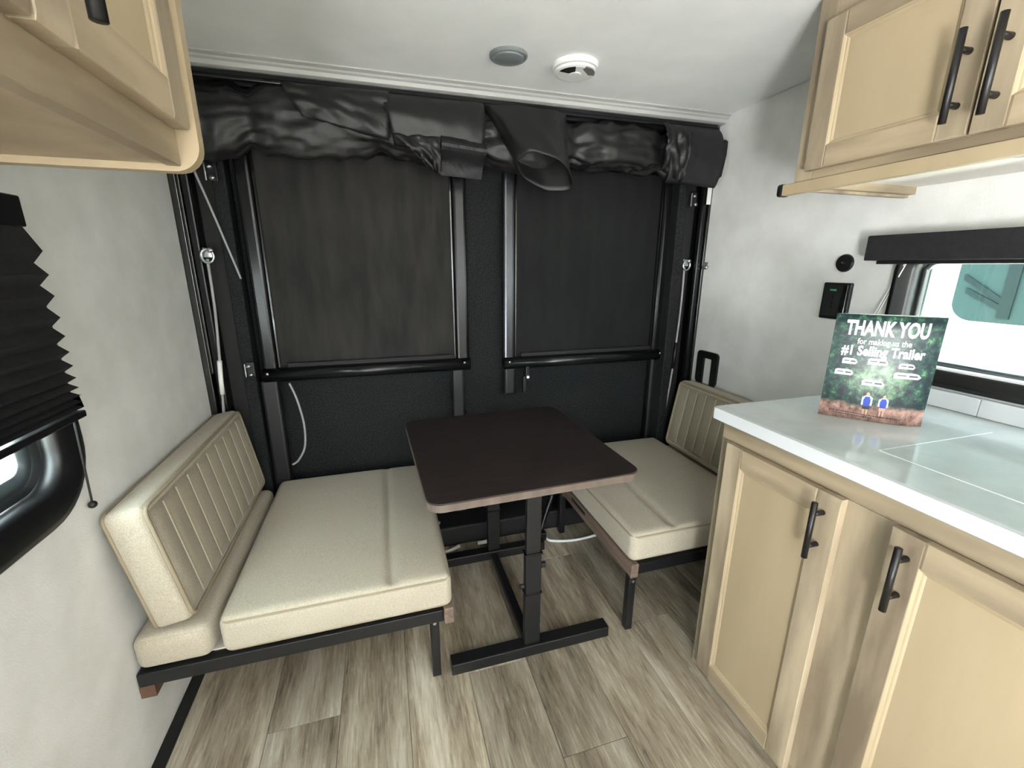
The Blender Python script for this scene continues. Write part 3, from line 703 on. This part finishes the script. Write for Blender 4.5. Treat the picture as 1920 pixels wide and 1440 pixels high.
TB('stretcher', 1.055, 1.085, -.627, -.136, .004, .034, M_black)
for y0, y1 in ((-.665, -.637), (-.126, -.098)):
    p = TB('post', 1.045, 1.100, y0, y1, .042, .40, M_black); TB('upper_post', 1.048, 1.097, y0+.003, y1-.003, .40, ZT-.04, M_black, .002)
    TB('clamp', 1.042, 1.103, y0-.003, y1+.003, .245, .253, M_bar, .001); TB('clamp', 1.042, 1.103, y0-.003, y1+.003, .398, .404, M_bar, .001)
    b = bmesh.new(); cyl(b, (1.103-1.07, (y0+y1)/2+.37, .345), (1.118-1.07, (y0+y1)/2+.37, .345), .010, n=12); cyl(b, (1.043-1.07, (y0+y1)/2+.37, .275), (1.03-1.07, (y0+y1)/2+.37, .275), .008, n=12); obj('clamp_knob', b, M_plastic, tb)
TB('top_bracket', .90, 1.25, -.66, -.10, ZT-.040, ZT-.028, M_black)

# things on the floor under the table
b = bmesh.new(); tube(b, smooth_path([(1.95, -.03, .008), (1.70, -.09, .008), (1.50, -.115, .008), (1.37, -.085, .008), (1.36, -.045, .010)], 8), .0065, 8)
tag(obj('power_cord', b, M_whitepl, None, True), 'white power cord along the floor under the right bench', 'cord')
t = tag(empty('plug_block', (1.305, -.045, 0)), 'black plug block with white plug on the floor behind the table post', 'plug')
obj('block', B(.0, .05, -.025, .025, 0, .045, bev=.005), M_plastic, t); obj('plug', B(-.032, -.002, -.018, .018, .012, .045, bev=.006), M_whitepl, t)
b = bmesh.new(); tube(b, smooth_path([(1.10, -.015, .03), (1.06, -.02, .02), (1.02, -.01, .012)], 6), .009, 8)
tag(obj('cord_end', b, M_whitepl, None, True), 'short white cord end on the floor behind the rear table post', 'cord')
b = bmesh.new(); tube(b, smooth_path([(.83, -.03, .012), (.88, -.03, .012), (.93, -.015, .018)], 6), .008, 8)
tag(obj('cord_end', b, M_whitepl, None, True), 'short white cord end on the floor beside the left bench', 'cord')
b = bmesh.new(); tube(b, smooth_path([(1.33, -.05, .05), (1.36, -.035, .13), (1.40, -.02, .225)], 6), .013, 8)
tag(obj('ramp_strut', b, M_bar, None, True), 'dark slanted strut behind the table post', 'strut')

# ------------------------------------------------------------------ left window and pleated shade
w1 = struct(empty('window_1', (XL, -1.08, 1.08)), 'black framed window in the left wall'); O = Vector(w1.location)
def ringobj(nm, loops, m, parent, smooth=True):
    b = bmesh.new(); loft(b, [[Vector((x, a, c))-Vector(parent.location) for (a, c) in rrect(y0, y1, z0, z1, r, 10)] for (y0, y1, z0, z1, r, x) in loops], True, True); return obj(nm, b, m, parent, smooth)
def rg_(e, z0, z1, ya, yb, r): return (ya+e, yb-e, z0+e, z1-e, max(r-e, .01))
ya, yb, za, zb, R0 = -1.55, -.648, .782, 1.36, .15
ringobj('frame', [rg_(0, za, zb, ya, yb, R0)+(XL+.0005,), rg_(.005, za, zb, ya, yb, R0)+(XL+.006,), rg_(.018, za, zb, ya, yb, R0)+(XL+.007,), rg_(.028, za, zb, ya, yb, R0)+(XL+.004,), rg_(.07, za, zb, ya, yb, R0)+(XL+.003,), rg_(.078, za, zb, ya, yb, R0)+(XL-.004,), rg_(.080, za, zb, ya, yb, R0)+(XL-.05,), rg_(.05, za, zb, ya, yb, R0)+(XL-.05,), rg_(.05, za, zb, ya, yb, R0)+(XL+.0005,)], M_frame, w1)
ringobj('surround', [rg_(.0805, za, zb, ya, yb, R0)+(XL-.030,), rg_(.125, za, zb, ya, yb, R0)+(XL-.038,), rg_(.125, za, zb, ya, yb, R0)+(XL-.046,), rg_(.0805, za, zb, ya, yb, R0)+(XL-.046,)], M_frit, w1)
b = bmesh.new(); prism(b, rrect(*rg_(.10, za, zb, ya, yb, R0), 8), lambda y, z: (XL-.0455-O.x, y-O.y, z-O.z), lambda y, z: (XL-.0495-O.x, y-O.y, z-O.z)); obj('pane', b, M_glass, w1)
sh = tag(empty('pleated_shade', (XL, -1.1, 1.45)), 'black pleated shade half lowered over the left window', 'shade'); S0 = Vector(sh.location)
ys0, ys1 = -1.58, -.711
obj('valance', B(.001, .040, ys0-S0.y, ys1-S0.y+.005, -.068, -.012, bev=.003), M_plastic, sh)
b = bmesh.new(); tips = (1.338, 1.293, 1.252, 1.209, 1.171, 1.138, 1.109, 1.083, 1.062, 1.045, 1.031, 1.019); prof = [(.034, 1.383)]
for k, z in enumerate(tips):
    prof.append((.056, z))
    if k < len(tips)-1: prof.append((.037, (z+tips[k+1])/2))
pts = prof+[(p[0]-.004, p[1]+.0015) for p in prof[::-1]]
loft(b, [[Vector((p[0], y-S0.y, p[1]-S0.z)) for p in pts] for y in (ys0, ys1+.0)], True, False, True); obj('pleats', b, M_shade, sh)
obj('bottom_bar', B(.02, .058, ys0-S0.y, ys1-S0.y, .998-S0.z, 1.013-S0.z, bev=.003), M_plastic, sh)
pc = obj('pull_cord', tube(bmesh.new(), [(.035, -.716-S0.y, 1.0-S0.z), (.012, -.690-S0.y, .785-S0.z)], .0022, 6), M_strap, sh)
b = bmesh.new(); bmesh.ops.create_icosphere(b, subdivisions=2, radius=.009, matrix=Matrix.Translation((.012, -.690-S0.y, .780-S0.z))); obj('cord_bead', b, M_plastic, pc, True)

# ------------------------------------------------------------------ right window, raised shade
w2 = struct(empty('window_2', (W, -1.28, 1.2)), 'black framed window above the counter'); O2 = Vector(w2.location)
ya, yb, za, zb, R0 = -1.78, -.818, .974, 1.39, .09
ringobj('frame', [rg_(0, za, zb, ya, yb, R0)+(W-.0005,), rg_(.006, za, zb, ya, yb, R0)+(W-.016,), rg_(.020, za, zb, ya, yb, R0)+(W-.017,), rg_(.028, za, zb, ya, yb, R0)+(W-.008,), rg_(.046, za, zb, ya, yb, R0)+(W-.007,), rg_(.054, za, zb, ya, yb, R0)+(W+.006,), rg_(.056, za, zb, ya, yb, R0)+(W+.05,), rg_(.03, za, zb, ya, yb, R0)+(W+.05,), rg_(.03, za, zb, ya, yb, R0)+(W-.0005,)], M_frame, w2)
ringobj('seal', [rg_(.0565, za, zb, ya, yb, R0)+(W+.028,), rg_(.068, za, zb, ya, yb, R0)+(W+.03,), rg_(.068, za, zb, ya, yb, R0)+(W+.048,), rg_(.0565, za, zb, ya, yb, R0)+(W+.048,)], M_frit, w2)
b = bmesh.new(); prism(b, rrect(*rg_(.06, za, zb, ya, yb, R0), 8), lambda y, z: (W+.036-O2.x, y-O2.y, z-O2.z), lambda y, z: (W+.040-O2.x, y-O2.y, z-O2.z)); obj('pane', b, M_glass, w2)
s2 = tag(empty('raised_shade', (W, -1.3, 1.40)), 'black shade gathered into its box above the counter window', 'shade'); S2 = Vector(s2.location)
obj('valance', B(-.055, -.001, -1.85-S2.y, -.752-S2.y, 1.333-S2.z, 1.408-S2.z, bev=.003), M_shade, s2)
obj('bottom_bar', B(-.045, -.012, -1.85-S2.y, -.785-S2.y, 1.322-S2.z, 1.3325-S2.z, bev=.002), M_plastic, s2)
for k, yy in enumerate((-.845, -.852)):
    obj('tension_string', tube(bmesh.new(), [(-.012-.004*k, yy-S2.y, 1.322-S2.z), (-.006, -.765-.010*k-S2.y, 1.10-S2.z)], .0016, 6), M_whitepl, s2)

# sockets on the right wall
t = tag(empty('round_socket', (W, -.655, 1.326)), 'round black socket cap on the wall beside the shade box', 'socket')
def rotdisc(prof, n=32):
    b = bmesh.new(); loft(b, [[Vector((x, r*math.cos(2*PI*k/n), r*math.sin(2*PI*k/n))) for k in range(n)] for r, x in prof], True, False, True); return b
obj('cap', rotdisc(((.030, 0), (.030, -.004), (.027, -.009), (.012, -.0095))), M_plastic, t)
obj('centre_button', rotdisc(((.010, -.0096), (.009, -.013), (.004, -.014)), 20), M_gloss, t)
b = bmesh.new(); bmesh.ops.create_icosphere(b, subdivisions=1, radius=.0022, matrix=Matrix.Translation((-.0145, .001, .001))); obj('glint_pin', b, M_chrome, t)
t = tag(empty('wall_switch_plate', (W, -.649, 1.198)), 'black rectangular outlet plate with a green light on the wall', 'outlet')
obj('plate', B(-.012, 0, -.052, .048, -.064, .062, bev=.004), M_plastic, t)
ins = obj('insert', B(-.015, -.012, -.022, .040, -.054, .054, bev=.001), M_rubber, t)
obj('indicator', B(-.0162, -.015, -.004, .018, .034, .040), M_teal, ins)
obj('side_bar', B(-.017, -.012, -.044, -.028, -.058, .056, bev=.002), M_gloss, t)
for zz in (-.03, -.012, .006): obj('slot', B(-.0158, -.015, .002, .005, zz, zz+.012), M_bar, ins)

# ------------------------------------------------------------------ printed card
p0 = Vector((1.790, -.968, .9206)); p1 = Vector((1.945, -1.121, .9206)); CW = (p1-p0).length; CH = .276
cdx = empty('display_card', (p0+p1)/2); tag(cdx, 'printed thank you display card standing on the countertop', 'display card')
ux = (p1-p0).normalized(); nrm = Vector((ux.y, -ux.x, 0)); nrm = nrm if nrm.dot(Vector(cam.location)-p0) > 0 else -nrm
Oc = Vector(cdx.location)
def cmap(u, v, off=0.0, bulge=.016):
    return p0+ux*(CW*u)+Vector((0, 0, CH*v))+nrm*(bulge*(1-((u-.72)/(.72 if u < .72 else .28))**2)+off)-Oc
def card_sheet(nm, bulge, m, uvs, th):
    b = bmesh.new(); nu, nv = 33, 9; uvl = b.loops.layers.uv.new('UVMap')
    A = [[b.verts.new(cmap(i/(nu-1), j/(nv-1), 0, bulge)) for j in range(nv)] for i in range(nu)]
    Bk = [[b.verts.new(cmap(i/(nu-1), j/(nv-1), -th, bulge)) for j in range(nv)] for i in range(nu)]
    uvm = {}
    for i in range(nu):
        for j in range(nv): uvm[A[i][j]] = uvm[Bk[i][j]] = (i/(nu-1), j/(nv-1))
    for i in range(nu-1):
        for j in range(nv-1):
            b.faces.new((A[i][j], A[i+1][j], A[i+1][j+1], A[i][j+1])); b.faces.new((Bk[i][j], Bk[i][j+1], Bk[i+1][j+1], Bk[i+1][j]))
    for i in range(nu-1):
        b.faces.new((A[i][0], Bk[i][0], Bk[i+1][0], A[i+1][0])); b.faces.new((A[i][-1], A[i+1][-1], Bk[i+1][-1], Bk[i][-1]))
    for f in b.faces:
        for l in f.loops: l[uvl].uv = uvm[l.vert]
    return obj(nm, b, m, cdx, True)
front = card_sheet('printed_front', .014, M_card, True, .0006)
card_sheet('back_sheet', -.022, M_cardw, False, .0006)
def flat(nm, polys, m, off=.0005, parent=None):
    b = bmesh.new()
    def clip(P_, lim, keep_less):
        out = []
        for k in range(len(P_)):
            p, q = P_[k], P_[(k+1) % len(P_)]; ip = (p[0] <= lim) == keep_less or p[0] == lim; iq = (q[0] <= lim) == keep_less or q[0] == lim
            if ip: out.append(p)
            if ip != iq:
                t = (lim-p[0])/(q[0]-p[0]); out.append((lim, p[1]+(q[1]-p[1])*t))
        return out
    for P_ in polys:
        # cut into narrow strips so the print follows the curve of the card
        u = min(p[0] for p in P_); u1 = max(p[0] for p in P_)
        while u < u1-1e-6:
            Q = clip(clip(P_, u, False), u+.02, True); u += .02
            if len(Q) >= 3: b.faces.new([b.verts.new(cmap(uu_, v, off, .014)) for uu_, v in Q])
    return obj(nm, b, m, parent or front)
def text(nm, s, u0, u1, v0, vh, m, bold=.0, shear=0.0):
    cu = bpy.data.curves.new(nm, 'FONT'); cu.body = s; cu.offset = bold; cu.resolution_u = 3
    o = bpy.data.objects.new(nm, cu); col.objects.link(o); bpy.context.view_layer.update()
    me = bpy.data.meshes.new_from_object(o.evaluated_get(bpy.context.evaluated_depsgraph_get())); bpy.data.objects.remove(o)
    xs = [v.co.x for v in me.vertices]; x0, x1 = min(xs), max(xs); zs_ = [v.co.y for v in me.vertices]; cap = .73
    for v in me.vertices:
        u = u0+(u1-u0)*(v.co.x-x0)/(x1-x0); vv = v0+vh*v.co.y/cap
        v.co = cmap(u, vv, .0009, .014)
    me.materials.clear(); me.materials.append(m)
    return obj(nm, None, None, front, mesh=me)
text('lettering', 'THANK YOU', .11, .86, .815, .135, M_text, .035)
text('lettering', 'for making us the', .24, .73, .730, .056, M_text, .010)
text('lettering', '#1 Selling Trailer', .105, .87, .625, .092, M_text, .030)
def rv(u, v, w, h, m):
    flat('trailer_picture', [[(u, v), (u+w*.9, v), (u+w, v+h*.35), (u+w*.88, v+h*.85), (u+w*.7, v+h), (u+w*.1, v+h), (u, v+h*.8)]], m, .0005)
    flat('trailer_stripe', [[(u+w*.12, v+h*.45), (u+w*.45, v+h*.45), (u+w*.45, v+h*.62), (u+w*.12, v+h*.62)], [(u+w*.55, v+h*.35), (u+w*.9, v+h*.35), (u+w*.84, v+h*.62), (u+w*.55, v+h*.62)]], M_dark, .0008)
rv(.135, .535, .145, .055, M_rv); rv(.085, .425, .18, .055, M_rv); rv(.375, .545, .19, .06, M_rvdim); rv(.635, .44, .25, .055, M_rv); rv(.36, .345, .215, .055, M_rv); rv(.66, .53, .15, .05, M_rvdim)
def hiker(u, v, s, shirt, trousers):
    flat('hiker_legs', [[(u-.022*s, v), (u-.006*s, v), (u-.004*s, v+.075*s), (u-.026*s, v+.075*s)], [(u+.008*s, v), (u+.026*s, v), (u+.028*s, v+.075*s), (u+.006*s, v+.075*s)]], M_skin, .0005)
    flat('hiker_shorts', [[(u-.032*s, v+.06*s), (u+.034*s, v+.06*s), (u+.034*s, v+.105*s), (u-.032*s, v+.105*s)]], trousers, .0007)
    flat('hiker_shirt', [[(u-.05*s, v+.10*s), (u+.052*s, v+.10*s), (u+.05*s, v+.175*s), (u+.02*s, v+.195*s), (u-.02*s, v+.195*s), (u-.05*s, v+.175*s)]], shirt, .0006)
    flat('hiker_pack', [[(u-.03*s, v+.09*s), (u+.032*s, v+.09*s), (u+.036*s, v+.15*s), (u+.02*s, v+.185*s), (u-.02*s, v+.185*s), (u-.036*s, v+.15*s)]], M_blue, .0009)
    flat('hiker_head', [[(u+.017*s*math.cos(a), v+.208*s+.017*s*math.sin(a)) for a in [k*PI/5 for k in range(10)]]], M_skin, .0007)
hiker(.445, .055, 1.0, M_text, M_dark); hiker(.60, .062, .92, M_rv, M_skin)
polys = []
u = .10
while u < .78:
    w_ = random.uniform(.008, .022); polys.append([(u, .072-.035*u), (u+w_, .072-.035*u), (u+w_, .080-.035*u), (u, .080-.035*u)]); u += w_+.006
u = .2
while u < .52:
    w_ = random.uniform(.008, .022); polys.append([(u, .048-.03*u), (u+w_, .048-.03*u), (u+w_, .055-.03*u), (u, .055-.03*u)]); u += w_+.006
fp = flat('fine_print', polys, M_dark, .0011); fp['kind'] = 'stuff'

# ------------------------------------------------------------------ outside
struct(obj('ground', B(-30, 30, -30, 30, -.85, -.80), M_ground), 'pale gravel lot outside')
nt_ = tag(empty('neighbour_trailer', (3.7, -3.1, -.8)), 'white trailer parked outside the counter window', 'trailer'); NO = Vector(nt_.location)
obj('body', B(0, 2.3, -3.0, 3.06, .45, 3.0, bev=.06, seg=3), M_extwhite, nt_)
obj('corner_trim', B(-.006, .03, 2.97, 3.01, .5, 2.95, bev=.004), M_greyint, nt_)
b = bmesh.new(); prism(b, rrect(1.2, 2.93, 1.835, 2.76, .10, 8), lambda y, z: (-.012, y, z), lambda y, z: (.01, y, z)); wn = obj('window_pane', b, M_extglass, nt_)
b = bmesh.new(); box(b, -.02, -.012, 2.68, 2.73, 1.86, 2.74)
for (y0, z0, y1, z1) in ((2.90, 2.08, 2.73, 1.965), (2.88, 2.01, 2.73, 1.93)):
    loft(b, [[Vector((x, y0, z0)), Vector((x, y1, z1)), Vector((x, y1, z1-.03)), Vector((x, y0, z0-.03))] for x in (-.018, -.012)], True, False, True)
obj('window_mullion', b, M_extgrey, wn)
for x in (.6, 1.2):
    b = bmesh.new(); cyl(b, (.0+.02, -1.0+x, .36), (.25, -1.0+x, .36), .35, n=24); obj('wheel', b, M_rubber, nt_)
b = bmesh.new(); bmesh.ops.create_icosphere(b, subdivisions=3, radius=1.0)
for v in b.verts: v.co = Vector((v.co.x*.8, v.co.y*.9, v.co.z*1.0))*(1+.18*noise.noise(v.co*2.3))
tag(obj('shrub', b, M_leaf, None, True, loc=(7.3, 2.35, .3)), 'green shrub seen past the trailer through the counter window', 'shrub')
